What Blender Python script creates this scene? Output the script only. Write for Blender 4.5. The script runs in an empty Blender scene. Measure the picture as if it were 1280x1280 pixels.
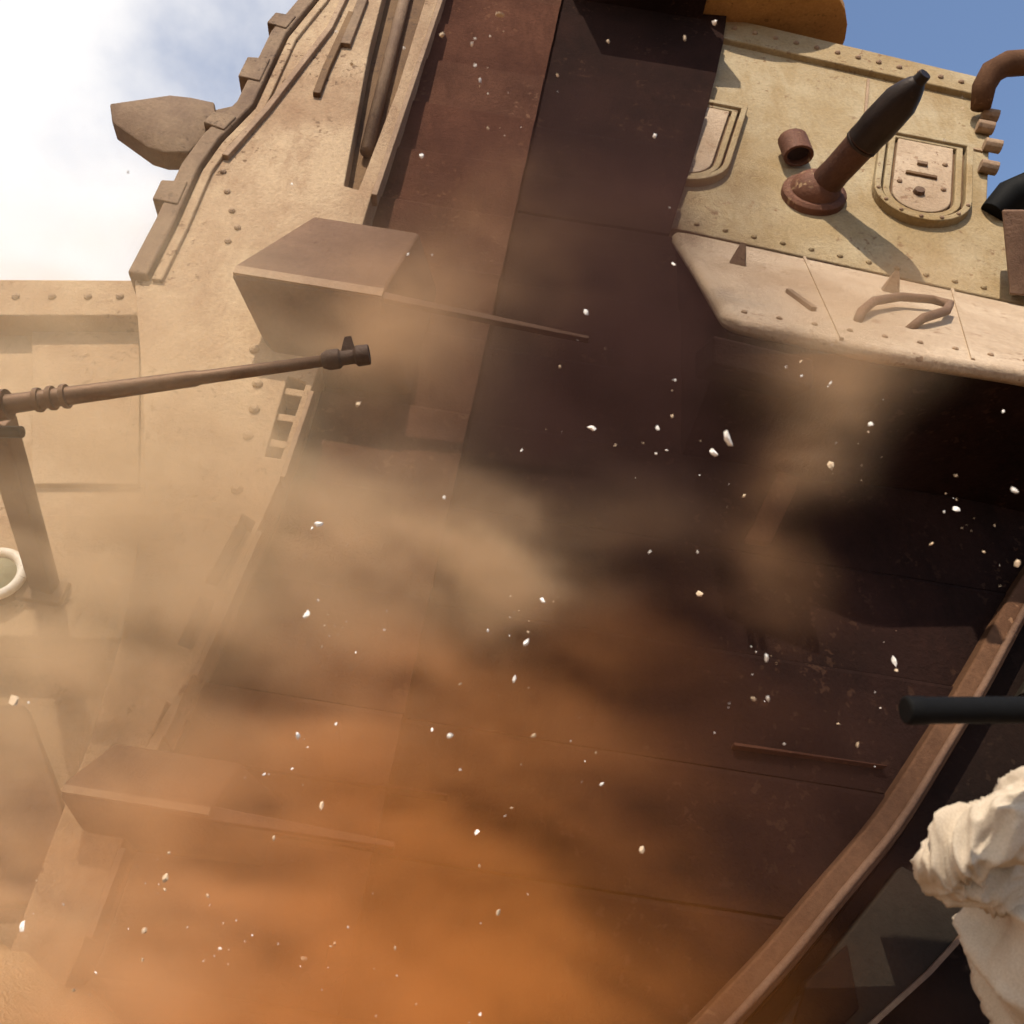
import bpy, bmesh, math, random
from mathutils import Vector, Matrix, noise as mnoise
R = random.Random(7)
V = Vector
SC = bpy.context.scene
COL = SC.collection

# ------------------------------------------------------------------ camera
PITCH = math.radians(18.0)
CAM = V((0, 0, 1.45))
FPX = 640 / math.tan(math.radians(30))
RIGHT = V((1, 0, 0))
FWD = V((0, math.cos(PITCH), math.sin(PITCH)))
UP = V((0, -math.sin(PITCH), math.cos(PITCH)))
cd = bpy.data.cameras.new('camera')
cam = bpy.data.objects.new('camera', cd)
COL.objects.link(cam)
cam.location = CAM
cam.rotation_euler = (math.radians(90) + PITCH, 0, 0)
cd.angle = math.radians(60)
cd.sensor_fit = 'HORIZONTAL'
cd.clip_start = 0.05
cd.clip_end = 5000
SC.camera = cam
cd.dof.use_dof = True
cd.dof.focus_distance = 6.0
cd.dof.aperture_fstop = 2.8

# ------------------------------------------------------------------ light
SUN = V((-0.10, -0.52, 0.85)).normalized()          # direction towards the sun
elev = math.asin(SUN.z)
azim = math.atan2(SUN.x, SUN.y)
world = bpy.data.worlds.new('World')
SC.world = world
world.use_nodes = True
nt = world.node_tree
for n in list(nt.nodes):
    nt.nodes.remove(n)
out = nt.nodes.new('ShaderNodeOutputWorld')
bg = nt.nodes.new('ShaderNodeBackground')
sky = nt.nodes.new('ShaderNodeTexSky')
sky.sky_type = 'NISHITA'
sky.sun_disc = False
sky.sun_elevation = elev
sky.sun_rotation = azim
sky.dust_density = 0.8
sky.ozone_density = 3.0
bg.inputs['Strength'].default_value = 0.15
nt.links.new(sky.outputs[0], bg.inputs['Color'])
# bright cumulus to the west, thinning to open blue in the east
tc = nt.nodes.new('ShaderNodeTexCoord')
cn = nt.nodes.new('ShaderNodeTexNoise')
cn.inputs['Scale'].default_value = 2.6
cn.inputs['Detail'].default_value = 7
cn.inputs['Roughness'].default_value = 0.55
nt.links.new(tc.outputs['Generated'], cn.inputs['Vector'])
sx = nt.nodes.new('ShaderNodeSeparateXYZ')
nt.links.new(tc.outputs['Generated'], sx.inputs[0])
mx = nt.nodes.new('ShaderNodeMath'); mx.operation = 'MULTIPLY_ADD'
mx.inputs[1].default_value = -0.75
nt.links.new(sx.outputs['X'], mx.inputs[0])
nt.links.new(cn.outputs[0], mx.inputs[2])
mr = nt.nodes.new('ShaderNodeMapRange')
mr.interpolation_type = 'SMOOTHSTEP'
mr.inputs['From Min'].default_value = 0.42
mr.inputs['From Max'].default_value = 0.84
mr.inputs['To Min'].default_value = 0.02
nt.links.new(mx.outputs[0], mr.inputs['Value'])
bgc = nt.nodes.new('ShaderNodeBackground')
bgc.inputs['Color'].default_value = (1.0, 0.97, 0.95, 1)
bgc.inputs['Strength'].default_value = 0.90
mixw = nt.nodes.new('ShaderNodeMixShader')
nt.links.new(mr.outputs[0], mixw.inputs[0])
nt.links.new(bg.outputs[0], mixw.inputs[1])
nt.links.new(bgc.outputs[0], mixw.inputs[2])
nt.links.new(mixw.outputs[0], out.inputs['Surface'])

sl = bpy.data.lights.new('sun', 'SUN')
sl.energy = 4.6
sl.angle = math.radians(0.5)
sl.color = (1.0, 0.89, 0.74)
so = bpy.data.objects.new('sun', sl)
COL.objects.link(so)
so.rotation_euler = SUN.to_track_quat('Z', 'Y').to_euler()

SC.view_settings.view_transform = 'Standard'
SC.view_settings.look = 'None'
SC.view_settings.gamma = 1
SC.view_settings.use_curve_mapping = False
SC.view_settings.exposure = 0.30
SC.render.engine = 'CYCLES'
SC.cycles.volume_bounces = 1
SC.cycles.volume_step_rate = 3.0
SC.cycles.volume_max_steps = 64
SC.cycles.max_bounces = 4
SC.cycles.diffuse_bounces = 2
SC.cycles.glossy_bounces = 2
SC.cycles.use_adaptive_sampling = True
SC.cycles.adaptive_threshold = 0.08
SC.cycles.adaptive_min_samples = 16
SC.cycles.use_denoising = True


# ------------------------------------------------------------------ frames
def P(px, py, d):
    return CAM + d * (FWD + RIGHT * ((px - 640) / FPX) + UP * ((640 - py) / FPX))


class Frame:
    def __init__(s, o, u, v):
        s.o = o
        s.u = u.normalized()
        s.v = (v - v.dot(s.u) * s.u).normalized()
        s.n = s.u.cross(s.v).normalized()

    def pt(s, a, b, h=0.0):
        return s.o + a * s.u + b * s.v + h * s.n

    def pix(s, px, py, h=0.0):
        d = (P(px, py, 1) - CAM)
        t = (s.o + h * s.n - CAM).dot(s.n) / d.dot(s.n)
        q = CAM + t * d - s.o
        return (q.dot(s.u), q.dot(s.v))

    def at(s, px, py, h=0.0):
        return s.pt(*s.pix(px, py, h), h)


pA, pB = P(545, 0, 10), P(110, 1170, 4.4)
RU = RIGHT * math.cos(math.radians(9)) - UP * math.sin(math.radians(9))
RAMP = Frame(pB, RU, pA - pB)
tBL, tBR, tTL = P(845, 285, 8.25), P(1280, 380, 7.75), P(915, 22, 10.75)
TUR = Frame(tBL, tBR - tBL, tTL - tBL)
sk = P(1100, 435, 5.45)
SKIRT = Frame(tBL, tBR - tBL, tBL - sk)


# ------------------------------------------------------------------ materials
def mat_new(name):
    m = bpy.data.materials.new(name)
    m.use_nodes = True
    t = m.node_tree
    return m, t, t.nodes['Principled BSDF']


def ramp_node(t, src, stops):
    r = t.nodes.new('ShaderNodeValToRGB')
    e = r.color_ramp.elements
    while len(e) < len(stops):
        e.new(0.5)
    for k, (p, c) in enumerate(stops):
        e[k].position = p
        e[k].color = (c[0], c[1], c[2], 1) if len(c) == 3 else c
    t.links.new(src, r.inputs[0])
    return r.outputs[0]


def mixc(t, f, a, b, mode='MIX'):
    m = t.nodes.new('ShaderNodeMix')
    m.data_type = 'RGBA'
    m.blend_type = mode
    if isinstance(f, float):
        m.inputs[0].default_value = f
    else:
        t.links.new(f, m.inputs[0])
    for i, x in ((6, a), (7, b)):
        if isinstance(x, tuple):
            m.inputs[i].default_value = (*x, 1)
        else:
            t.links.new(x, m.inputs[i])
    return m.outputs[2]


def noise(t, vec, scale, detail=6, rough=0.6, dist=0.0):
    n = t.nodes.new('ShaderNodeTexNoise')
    n.inputs['Scale'].default_value = scale
    n.inputs['Detail'].default_value = detail
    n.inputs['Roughness'].default_value = rough
    n.inputs['Distortion'].default_value = dist
    t.links.new(vec, n.inputs['Vector'])
    return n.outputs[0]


def weathered(name, base, stain, pit, rough=0.8, metal=0.0, streak=0.5, pits=0.5, bump=0.25, grain=30, spec=0.25):
    """Worn painted plate: blotches, run-down streaks, chipped pits and fine relief."""
    m, t, b = mat_new(name)
    geo = t.nodes.new('ShaderNodeNewGeometry')
    pos = geo.outputs['Position']
    mp = t.nodes.new('ShaderNodeMapping')
    mp.inputs['Scale'].default_value = (5, 5, 0.55)
    t.links.new(pos, mp.inputs['Vector'])
    big = noise(t, pos, 0.9, 5, 0.65)
    st = noise(t, mp.outputs[0], 1.0, 4, 0.7)
    fine = noise(t, pos, grain, 2, 0.7)
    pitn = noise(t, pos, 13, 2, 0.75)
    where = noise(t, pos, 1.7, 1, 0.5)
    c = mixc(t, ramp_node(t, big, [(0.36, (0, 0, 0)), (0.68, (1, 1, 1))]), base, stain)
    s2 = t.nodes.new('ShaderNodeMath'); s2.operation = 'MULTIPLY'
    t.links.new(ramp_node(t, st, [(0.50, (0, 0, 0)), (0.72, (1, 1, 1))]), s2.inputs[0])
    s2.inputs[1].default_value = streak
    c = mixc(t, s2.outputs[0], c, stain)
    p2 = t.nodes.new('ShaderNodeMath'); p2.operation = 'MULTIPLY'
    t.links.new(ramp_node(t, pitn, [(0.60, (0, 0, 0)), (0.66, (1, 1, 1))]), p2.inputs[0])
    p3 = t.nodes.new('ShaderNodeMath'); p3.operation = 'MULTIPLY'
    t.links.new(ramp_node(t, where, [(0.46, (0, 0, 0)), (0.60, (1, 1, 1))]), p3.inputs[0])
    p3.inputs[1].default_value = pits
    t.links.new(p3.outputs[0], p2.inputs[1])
    c = mixc(t, p2.outputs[0], c, pit)
    c = mixc(t, 0.35, c, ramp_node(t, fine, [(0.3, (0.55, 0.55, 0.55)), (0.7, (1.25, 1.25, 1.25, 1))]), 'MULTIPLY')
    t.links.new(c, b.inputs['Base Color'])
    b.inputs['Roughness'].default_value = rough
    b.inputs['Metallic'].default_value = metal
    b.inputs['Specular IOR Level'].default_value = spec
    bp = t.nodes.new('ShaderNodeBump')
    bp.inputs['Strength'].default_value = bump
    bp.inputs['Distance'].default_value = 0.03
    hs = t.nodes.new('ShaderNodeMath'); hs.operation = 'MULTIPLY_ADD'
    t.links.new(p2.outputs[0], hs.inputs[0]); hs.inputs[1].default_value = -0.5
    t.links.new(fine, hs.inputs[2])
    hs2 = t.nodes.new('ShaderNodeMath'); hs2.operation = 'ADD'
    t.links.new(hs.outputs[0], hs2.inputs[0]); t.links.new(big, hs2.inputs[1])
    t.links.new(hs2.outputs[0], bp.inputs['Height'])
    t.links.new(bp.outputs[0], b.inputs['Normal'])
    return m


M = {}
M['hull'] = weathered('hull_paint', (0.395, 0.28, 0.168), (0.24, 0.14, 0.075), (0.13, 0.07, 0.035), pits=0.9, streak=0.75, bump=0.4)
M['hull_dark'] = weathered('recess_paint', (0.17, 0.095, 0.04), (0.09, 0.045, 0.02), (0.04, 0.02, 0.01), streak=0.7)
M['turret'] = weathered('turret_paint', (0.35, 0.275, 0.165), (0.25, 0.165, 0.07), (0.15, 0.07, 0.03), pits=0.7, streak=0.7, bump=0.35)
M['skirt'] = weathered('sanded_paint', (0.44, 0.33, 0.225), (0.30, 0.205, 0.125), (0.20, 0.11, 0.06), pits=0.8, streak=0.5, bump=0.3)
M['ramp'] = weathered('rusted_plate', (0.095, 0.040, 0.024), (0.052, 0.021, 0.013), (0.16, 0.075, 0.04), rough=0.95, spec=0.05, pits=0.5, streak=0.8, bump=0.4)
M['ramp_brown'] = weathered('worn_plate', (0.108, 0.048, 0.029), (0.06, 0.026, 0.016), (0.17, 0.09, 0.052), rough=0.95, spec=0.05, pits=0.7, streak=0.8, bump=0.4)
M['ramp_dark'] = weathered('shaded_plate', (0.022, 0.010, 0.0075), (0.010, 0.0055, 0.0045), (0.06, 0.03, 0.018), rough=0.95, spec=0.05, pits=0.5, streak=0.8, bump=0.4)  # shade of right boards and skirt underside put into the colour
M['beam'] = weathered('beam_paint', (0.165, 0.092, 0.055), (0.09, 0.046, 0.026), (0.07, 0.03, 0.018), pits=0.5)
M['edge'] = weathered('bare_edge', (0.33, 0.225, 0.14), (0.21, 0.125, 0.075), (0.1, 0.05, 0.03), pits=0.5)
M['trim'] = weathered('trim_paint', (0.22, 0.145, 0.085), (0.11, 0.062, 0.038), (0.06, 0.035, 0.02), pits=0.6)
M['copper'] = weathered('copper_mount', (0.16, 0.065, 0.034), (0.07, 0.028, 0.016), (0.30, 0.19, 0.10), rough=0.7, metal=0.2, pits=0.9, streak=0.6)
M['copper_dark'] = weathered('browned_barrel', (0.10, 0.04, 0.02), (0.05, 0.02, 0.012), (0.14, 0.06, 0.03), rough=0.55, metal=0.3, streak=0.6)
M['muzzle'] = weathered('dusty_muzzle', (0.075, 0.042, 0.025), (0.04, 0.022, 0.014), (0.14, 0.085, 0.05), rough=0.7, metal=0.2, streak=0.5)
M['gunmetal'] = weathered('gunmetal', (0.030, 0.016, 0.010), (0.015, 0.010, 0.008), (0.08, 0.045, 0.03), rough=0.5, metal=0.4, streak=0.5, bump=0.1)
M['barrel'] = weathered('barrel_metal', (0.15, 0.085, 0.045), (0.09, 0.045, 0.025), (0.05, 0.025, 0.015), rough=0.55, metal=0.3, streak=0.4, bump=0.1)
M['black'] = weathered('black_metal', (0.006, 0.0055, 0.005), (0.003, 0.003, 0.003), (0.015, 0.011, 0.009), rough=0.7, spec=0.1, streak=0.3, bump=0.05)
M['orange'] = weathered('ochre_paint', (0.42, 0.22, 0.07), (0.28, 0.13, 0.04), (0.1, 0.05, 0.02), pits=0.5)
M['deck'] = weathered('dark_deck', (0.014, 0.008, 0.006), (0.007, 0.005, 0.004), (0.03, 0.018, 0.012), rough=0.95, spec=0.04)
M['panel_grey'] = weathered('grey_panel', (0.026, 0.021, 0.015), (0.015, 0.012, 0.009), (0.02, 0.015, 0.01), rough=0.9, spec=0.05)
M['rail'] = weathered('rail_paint', (0.13, 0.066, 0.035), (0.07, 0.033, 0.018), (0.22, 0.12, 0.065), rough=0.85, spec=0.08, pits=0.7)
M['earth'] = weathered('earth', (0.20, 0.13, 0.08), (0.15, 0.095, 0.055), (0.11, 0.07, 0.04), rough=0.95, bump=0.5)
M['sand'] = weathered('sand', (0.52, 0.36, 0.20), (0.42, 0.27, 0.14), (0.34, 0.21, 0.11), rough=0.95, bump=0.6, grain=60)
M['lamp_rim'] = weathered('white_enamel', (0.80, 0.78, 0.70), (0.62, 0.58, 0.48), (0.4, 0.35, 0.25), rough=0.35, bump=0.05)
M['lens'] = weathered('lamp_lens', (0.20, 0.21, 0.13), (0.14, 0.14, 0.09), (0.1, 0.1, 0.06), rough=0.15, bump=0.03)
M['cloth'] = weathered('cream_cloth', (0.50, 0.42, 0.325), (0.38, 0.30, 0.215), (0.24, 0.18, 0.12), rough=0.95, pits=0.5, streak=0.5, bump=0.12, grain=180, spec=0.05)
M['trousers'] = weathered('brown_cloth', (0.06, 0.035, 0.022), (0.04, 0.022, 0.014), (0.03, 0.02, 0.01), rough=0.95, grain=90)
M['skin'] = weathered('skin', (0.42, 0.25, 0.17), (0.38, 0.2, 0.13), (0.3, 0.15, 0.1), rough=0.55, pits=0.1, streak=0.1, bump=0.05)
M['hair'] = weathered('hair', (0.03, 0.02, 0.014), (0.02, 0.013, 0.01), (0.02, 0.01, 0.01), rough=0.6)
M['chip_tan'] = weathered('tan_grit', (0.58, 0.44, 0.30), (0.45, 0.32, 0.20), (0.3, 0.2, 0.12), rough=0.9, bump=0.1)
M['chip'] = weathered('pale_grit', (0.86, 0.82, 0.76), (0.80, 0.74, 0.66), (0.6, 0.5, 0.4), rough=0.9, bump=0.1)


# ------------------------------------------------------------------ mesh helpers
def thing(name, loc, label, cat, group=None):
    o = bpy.data.objects.new(name, None)
    o.empty_display_size = 0.1
    COL.objects.link(o)
    o.location = loc
    o['label'] = label
    o['category'] = cat
    if group:
        o['group'] = group
    return o


def origin_of(o):
    p = V((0, 0, 0))
    while o is not None:
        p = p + o.location
        o = o.parent
    return p


class MB:
    def __init__(s):
        s.bm = bmesh.new()

    def prism(s, fr, outer, h0, h1, holes=()):
        """Plate in a frame from height h0 (back) to h1 (front), with openings."""
        bm = bmesh.new()
        edges = []
        for loop in [outer, *holes]:
            vs = [bm.verts.new(fr.pt(a, b, h1)) for a, b in loop]
            for i in range(len(vs)):
                edges.append(bm.edges.new((vs[i], vs[(i + 1) % len(vs)])))
        bmesh.ops.triangle_fill(bm, edges=edges, use_beauty=True, normal=fr.n)
        if not holes:
            bmesh.ops.dissolve_limit(bm, angle_limit=0.01, verts=bm.verts, edges=bm.edges)
        ret = bmesh.ops.extrude_face_region(bm, geom=list(bm.faces))
        vs = [g for g in ret['geom'] if isinstance(g, bmesh.types.BMVert)]
        bmesh.ops.translate(bm, verts=vs, vec=fr.n * (h0 - h1))
        s.absorb(bm)
        return s

    def absorb(s, bm):
        bmesh.ops.recalc_face_normals(bm, faces=list(bm.faces))
        me = bpy.data.meshes.new('tmp')
        bm.to_mesh(me)
        bm.free()
        s.bm.from_mesh(me)
        bpy.data.meshes.remove(me)

    def hull(s, pts):
        bm = bmesh.new()
        vs = [bm.verts.new(p) for p in pts]
        bmesh.ops.convex_hull(bm, input=vs)
        bmesh.ops.dissolve_limit(bm, angle_limit=0.02, verts=bm.verts, edges=bm.edges)
        s.absorb(bm)
        return s

    def box(s, fr, a0, a1, b0, b1, h0, h1):
        return s.prism(fr, [(a0, b0), (a1, b0), (a1, b1), (a0, b1)], h0, h1)

    def tube(s, pts, radii, n=12, cap=True):
        if not isinstance(radii, (list, tuple)):
            radii = [radii] * len(pts)
        bm = bmesh.new()
        rings = []
        ref = None
        for i, p in enumerate(pts):
            d = (pts[min(i + 1, len(pts) - 1)] - pts[max(i - 1, 0)]).normalized()
            if ref is None:
                ref = d.orthogonal().normalized()
            ref = (ref - ref.dot(d) * d).normalized()
            bi = d.cross(ref)
            rings.append([bm.verts.new(p + radii[i] * (math.cos(2 * math.pi * k / n) * ref + math.sin(2 * math.pi * k / n) * bi)) for k in range(n)])
        for a, b in zip(rings, rings[1:]):
            for k in range(n):
                bm.faces.new((a[k], a[(k + 1) % n], b[(k + 1) % n], b[k]))
        if cap:
            bm.faces.new(rings[0])
            bm.faces.new(rings[-1])
        s.absorb(bm)
        return s

    def build(s, name, mat, parent=None, bevel=0.0, smooth=False, label=None):
        bm = s.bm
        o = bpy.data.objects.new(name, bpy.data.meshes.new(name))
        COL.objects.link(o)
        if parent is not None:
            o.parent = parent
            bmesh.ops.translate(bm, verts=bm.verts, vec=-origin_of(parent))
        bm.to_mesh(o.data)
        bm.free()
        o.data.materials.append(mat)
        if smooth:
            o.data.shade_smooth()
        if bevel:
            bv = o.modifiers.new('edge', 'BEVEL')
            bv.width = bevel
            bv.segments = 2
            bv.limit_method = 'ANGLE'
            bv.angle_limit = math.radians(35)
            bv.harden_normals = True
            o.data.shade_smooth()
            try:
                o.data.set_sharp_from_angle(angle=math.radians(30))
            except Exception:
                pass
        if label:
            o['label'] = label
        return o


def pixpoly(fr, pts, h):
    return [fr.pix(x, y, h) for x, y in pts]


_rivet = {}


def rivet(fr, a, b, h, r, parent, mat, name='rivet'):
    """A domed bolt head; all heads of one size share a mesh."""
    key = (id(fr), round(r, 3), mat.name)
    if key not in _rivet:
        mb = MB()
        mb.tube([fr.n * -0.01, fr.n * (r * 0.45), fr.n * (r * 0.8)], [r, r * 0.9, r * 0.45], 8)
        o = mb.build(name, mat, None)
        _rivet[key] = o.data
    else:
        o = bpy.data.objects.new(name, _rivet[key])
        COL.objects.link(o)
    o.parent = parent
    o.location = fr.pt(a, b, h) - origin_of(parent)
    return o


# ------------------------------------------------------------------ ground
def build_ground():
    bm = bmesh.new()
    n = 60
    vs = {}
    for i in range(n + 1):
        for j in range(n + 1):
            # finer near the vehicle, reaching the horizon
            fx = (i / n * 2 - 1); fy = (j / n * 2 - 1)
            x = math.copysign(abs(fx) ** 3 * 2500, fx); y = math.copysign(abs(fy) ** 3 * 2500, fy) + 3
            r = math.hypot(x, y)
            z = 0.12 * mnoise.noise(V((x * 0.35, y * 0.35, 0))) * min(1, 30 / (r + 1) + 0.3)
            vs[i, j] = bm.verts.new((x, y, z - 0.08))
    for i in range(n):
        for j in range(n):
            bm.faces.new((vs[i, j], vs[i + 1, j], vs[i + 1, j + 1], vs[i, j + 1]))
    me = bpy.data.meshes.new('ground')
    bm.to_mesh(me); bm.free()
    me.shade_smooth()
    me.materials.append(M['earth'])
    o = bpy.data.objects.new('ground', me)
    o['kind'] = 'structure'
    COL.objects.link(o)


build_ground()

# ------------------------------------------------------------------ loading ramp
HW = 0.30                                            # how far the hull side stands proud of the ramp
ramp = thing('loading_ramp', RAMP.pt(1.6, -1.0), 'steep dark rust brown ramp of cross plates rising between beige hull and turret', 'ramp')


def lerp_poly(pts, b):
    for (b0, a0), (b1, a1) in zip(pts, pts[1:]):
        if b1 <= b <= b0:
            f = (b - b1) / (b0 - b1)
            return a1 + f * (a0 - a1)
    return pts[0][1] if b > pts[0][0] else pts[-1][1]


up_edge = sorted([RAMP.pix(x, y)[::-1] for x, y in ((925, -150), (916, -60), (911, 0), (904, 60), (872, 180), (838, 288))], reverse=True)
rail_px = [(1500, 470), (1400, 585), (1330, 690), (1278, 775), (1228, 868), (1178, 952), (1118, 1048), (1050, 1132), (985, 1212), (920, 1284), (850, 1360)]
rail_ab = []
for i in range(len(rail_px) - 1):
    p0, p1, p2, p3 = (V(rail_px[min(max(k, 0), len(rail_px) - 1)]) for k in (i - 1, i, i + 1, i + 2))
    for f in (0, .25, .5, .75):
        q = 0.5 * (2 * p1 + (p2 - p0) * f + (2 * p0 - 5 * p1 + 4 * p2 - p3) * f * f + (3 * p1 - p0 - 3 * p2 + p3) * f ** 3)
        rail_ab.append(RAMP.pix(q.x, q.y))
rail_ab.append(RAMP.pix(*rail_px[-1]))
low_edge = sorted([(b, a) for a, b in rail_ab], reverse=True)
SEAM = [RAMP.pix(470, 1060)[0], RAMP.pix(690, 60)[0]]
b_top = up_edge[-1][0]


def seam_at(b):
    b0, b1 = RAMP.pix(470, 1060)[1], RAMP.pix(690, 60)[1]
    return SEAM[0] + (SEAM[1] - SEAM[0]) * (b - b0) / (b1 - b0)


# joints between plates follow the lines seen along the left jamb
joint_px = [(300, 712), (345, 592)]
bj0 = RAMP.pix(*joint_px[0])[1]
bj1 = RAMP.pix(*joint_px[1])[1]
step = bj1 - bj0
rows = [bj0 + step * k for k in range(-6, 14)]


def right_limit(b):
    return lerp_poly(up_edge, b) if b > b_top else min(lerp_poly(low_edge, b), 5.6)


def tilted_plate(a0, a1f, b0, b1, hb, ht, th, mat, name):
    """One cross plate, its upper lip standing proud of the plate above."""
    g = 0.012
    b0 += g; b1 -= g
    n = 6
    bm = bmesh.new()
    grid = []
    for j, (b, h) in enumerate(((b0, hb), (b1 - 0.03, ht), (b1, ht - 0.015))):
        row = []
        al = a0(b); ar = a1f(b)
        for i in range(n + 1):
            a = al + (ar - al) * i / n
            row.append(bm.verts.new(RAMP.pt(a, b, h + 0.012 * mnoise.noise(V((a * 1.3, b * 1.3, 3.1))))))
        grid.append(row)
    for j in range(2):
        for i in range(n):
            bm.faces.new((grid[j][i], grid[j][i + 1], grid[j + 1][i + 1], grid[j + 1][i]))
    ret = bmesh.ops.extrude_face_region(bm, geom=list(bm.faces))
    bmesh.ops.translate(bm, verts=[q for q in ret['geom'] if isinstance(q, bmesh.types.BMVert)], vec=-RAMP.n * th)
    mb = MB(); mb.absorb(bm)
    return mb.build(name, mat, ramp)


for k, (b0, b1) in enumerate(zip(rows, rows[1:])):
    j = R.uniform(-0.008, 0.008)
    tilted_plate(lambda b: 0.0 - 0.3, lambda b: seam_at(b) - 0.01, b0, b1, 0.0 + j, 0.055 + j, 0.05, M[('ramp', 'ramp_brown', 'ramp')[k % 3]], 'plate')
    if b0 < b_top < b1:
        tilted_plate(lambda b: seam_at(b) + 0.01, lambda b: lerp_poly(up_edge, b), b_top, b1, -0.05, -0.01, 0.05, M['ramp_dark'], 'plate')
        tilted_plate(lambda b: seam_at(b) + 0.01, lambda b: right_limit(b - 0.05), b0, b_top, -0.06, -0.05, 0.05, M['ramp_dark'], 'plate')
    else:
        tilted_plate(lambda b: seam_at(b) + 0.01, right_limit, b0, b1, -0.06 + j, -0.01 + j, 0.05, M['ramp_dark'], 'plate')  # right boards: part of their shade is in the plate colour
# backing sheet below the plates
bk = [(-0.3, rows[0]), (lerp_poly(low_edge, rows[0]), rows[0])]
bk += [(a + 0.1, b) for a, b in sorted(rail_ab, key=lambda q: q[1]) if rows[0] < b < b_top - 0.3 and a < 5.6]
bk += [(5.6, b_top - 0.2), (5.6, b_top - 0.05), (lerp_poly(up_edge, b_top) - 0.05, b_top)]
bk += [(a - 0.03, b) for b, a in reversed(up_edge[:-1])]
bk += [(-0.3, up_edge[0][0])]
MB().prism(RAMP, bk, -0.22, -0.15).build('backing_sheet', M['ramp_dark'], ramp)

# guide rail running down from below the turret
ga = [RAMP.pix(x, y, 0.05) for x, y in ((1048, 425), (1022, 510), (990, 590), (950, 672))]
mb = MB()
for q in range(3):
    (a0, b0), (a1, b1) = ga[q], ga[q + 1]
    w = 0.09
    mb.prism(RAMP, [(a1 - w, b1), (a1 + w, b1), (a0 + w, b0), (a0 - w, b0)], -0.06, 0.012)
mb.build('guide_rail', M['ramp'], ramp, 0.015)


def wedge_beam(T, Rr, L, a_mid, a_end, hw, hr, band, parent):
    """Cross beam of pointed section: sloping upper and lower faces meeting in a blunt nose."""
    t = RAMP.pix(*T, hw); r = RAMP.pix(*Rr, hr); l = RAMP.pix(*L, hw)
    r0, r1 = r[1] + band / 2, r[1] - band / 2
    sec = [(t[0], t[1], hw), (r[0], r0, hr), (r[0] + 0.01, r1, hr), (l[0], l[1], hw)]
    mid = r[1]
    pts = [RAMP.pt(*q) for q in sec] + [RAMP.pt(a_mid, q[1], q[2]) for q in sec]
    pts += [RAMP.pt(a_mid + .22, mid + (t[1] - mid) * .75, 0.0), RAMP.pt(a_mid + .22, mid + (l[1] - mid) * .75, 0.0)]
    pts += [RAMP.pt(t[0] + 0.05, t[1], -0.05), RAMP.pt(l[0] + 0.05, l[1], -0.05)]
    o = MB().hull(pts).build('cross_beam', M['beam'], parent, 0.025)
    # bare nose strip along the ridge, carried on across the ramp as a tie bar
    MB().hull([RAMP.pt(x, mid + sgn * (band / 2 - .012), hr + k_) for x in (r[0] + .02, a_mid) for sgn in (-1, 1) for k_ in (-.03, .012)]).build('nose_strip', M['edge'], o)
    MB().hull([RAMP.pt(x, mid + sgn * w, h_ + k_) for x, h_, w in ((a_mid - .02, hr - .03, .035), (a_end, hr * .85, .015)) for sgn in (-1, 1) for k_ in (-.03, .02)]).build('tie_bar', M['beam'], o, 0.008)
    return o


wedge_beam((392, 270), (290, 337), (342, 440), RAMP.pix(478, 370, 0.8)[0], RAMP.pix(735, 410, 0.5)[0], HW, 0.80, 0.10, ramp)
wedge_beam((142, 928), (74, 985), (104, 1040), RAMP.pix(270, 1010, 0.5)[0], RAMP.pix(500, 1042, 0.3)[0], HW, 0.58, 0.06, ramp)

# low lips that carry each cross beam's line on over the ramp plates
for p, q, w in ( ((225, 938), (560, 990), 0.02), ((925, 921), (1120, 949), 0.010)):
    (a0, b0), (a1, b1) = RAMP.pix(*p, 0.12), RAMP.pix(*q, 0.12)
    MB().prism(RAMP, [(a0, b0 - w), (a1, b1 - w * .35), (a1, b1 + w * .35), (a0, b0 + w)], -0.1, 0.07 if w > 0.015 else 0.006).build('cross_lip', M['ramp'], ramp, 0.02)

# curved side rail with its lit outer lip
mb = MB()
nr = len(rail_ab)


def offset(poly, w):
    res = []
    for i, (a, b) in enumerate(poly):
        p, q = poly[max(i - 1, 0)], poly[min(i + 1, len(poly) - 1)]
        d = V((q[0] - p[0], q[1] - p[1])).normalized()
        res.append((a + d.y * w, b - d.x * w))
    return res


inner = offset(rail_ab, 0.16)
lipi = offset(rail_ab, 0.045)
mb.prism(RAMP, [*rail_ab, *reversed(inner)], -0.2, 0.10)
side_rail = mb.build('side_rail', M['rail'], ramp, 0.02)
MB().tube([RAMP.pt(a, b, 0.11) for a, b in lipi], 0.022, 10).build('lip', M['beam'], side_rail, smooth=True)

# unseen slab added above the picture to cast shade on the right boards
c0 = RAMP.pix(700, -10)
MB().prism(RAMP, [(seam_at(9.6) + 0.1, 10.35), (right_limit(9.9) - 0.25, 10.35), (right_limit(9.9) - 0.25, 10.5), (seam_at(9.6) + 0.1, 10.5)], -0.2, 1.25).build('shade_slab', M['ramp_dark'], ramp, 0.02)

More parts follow.
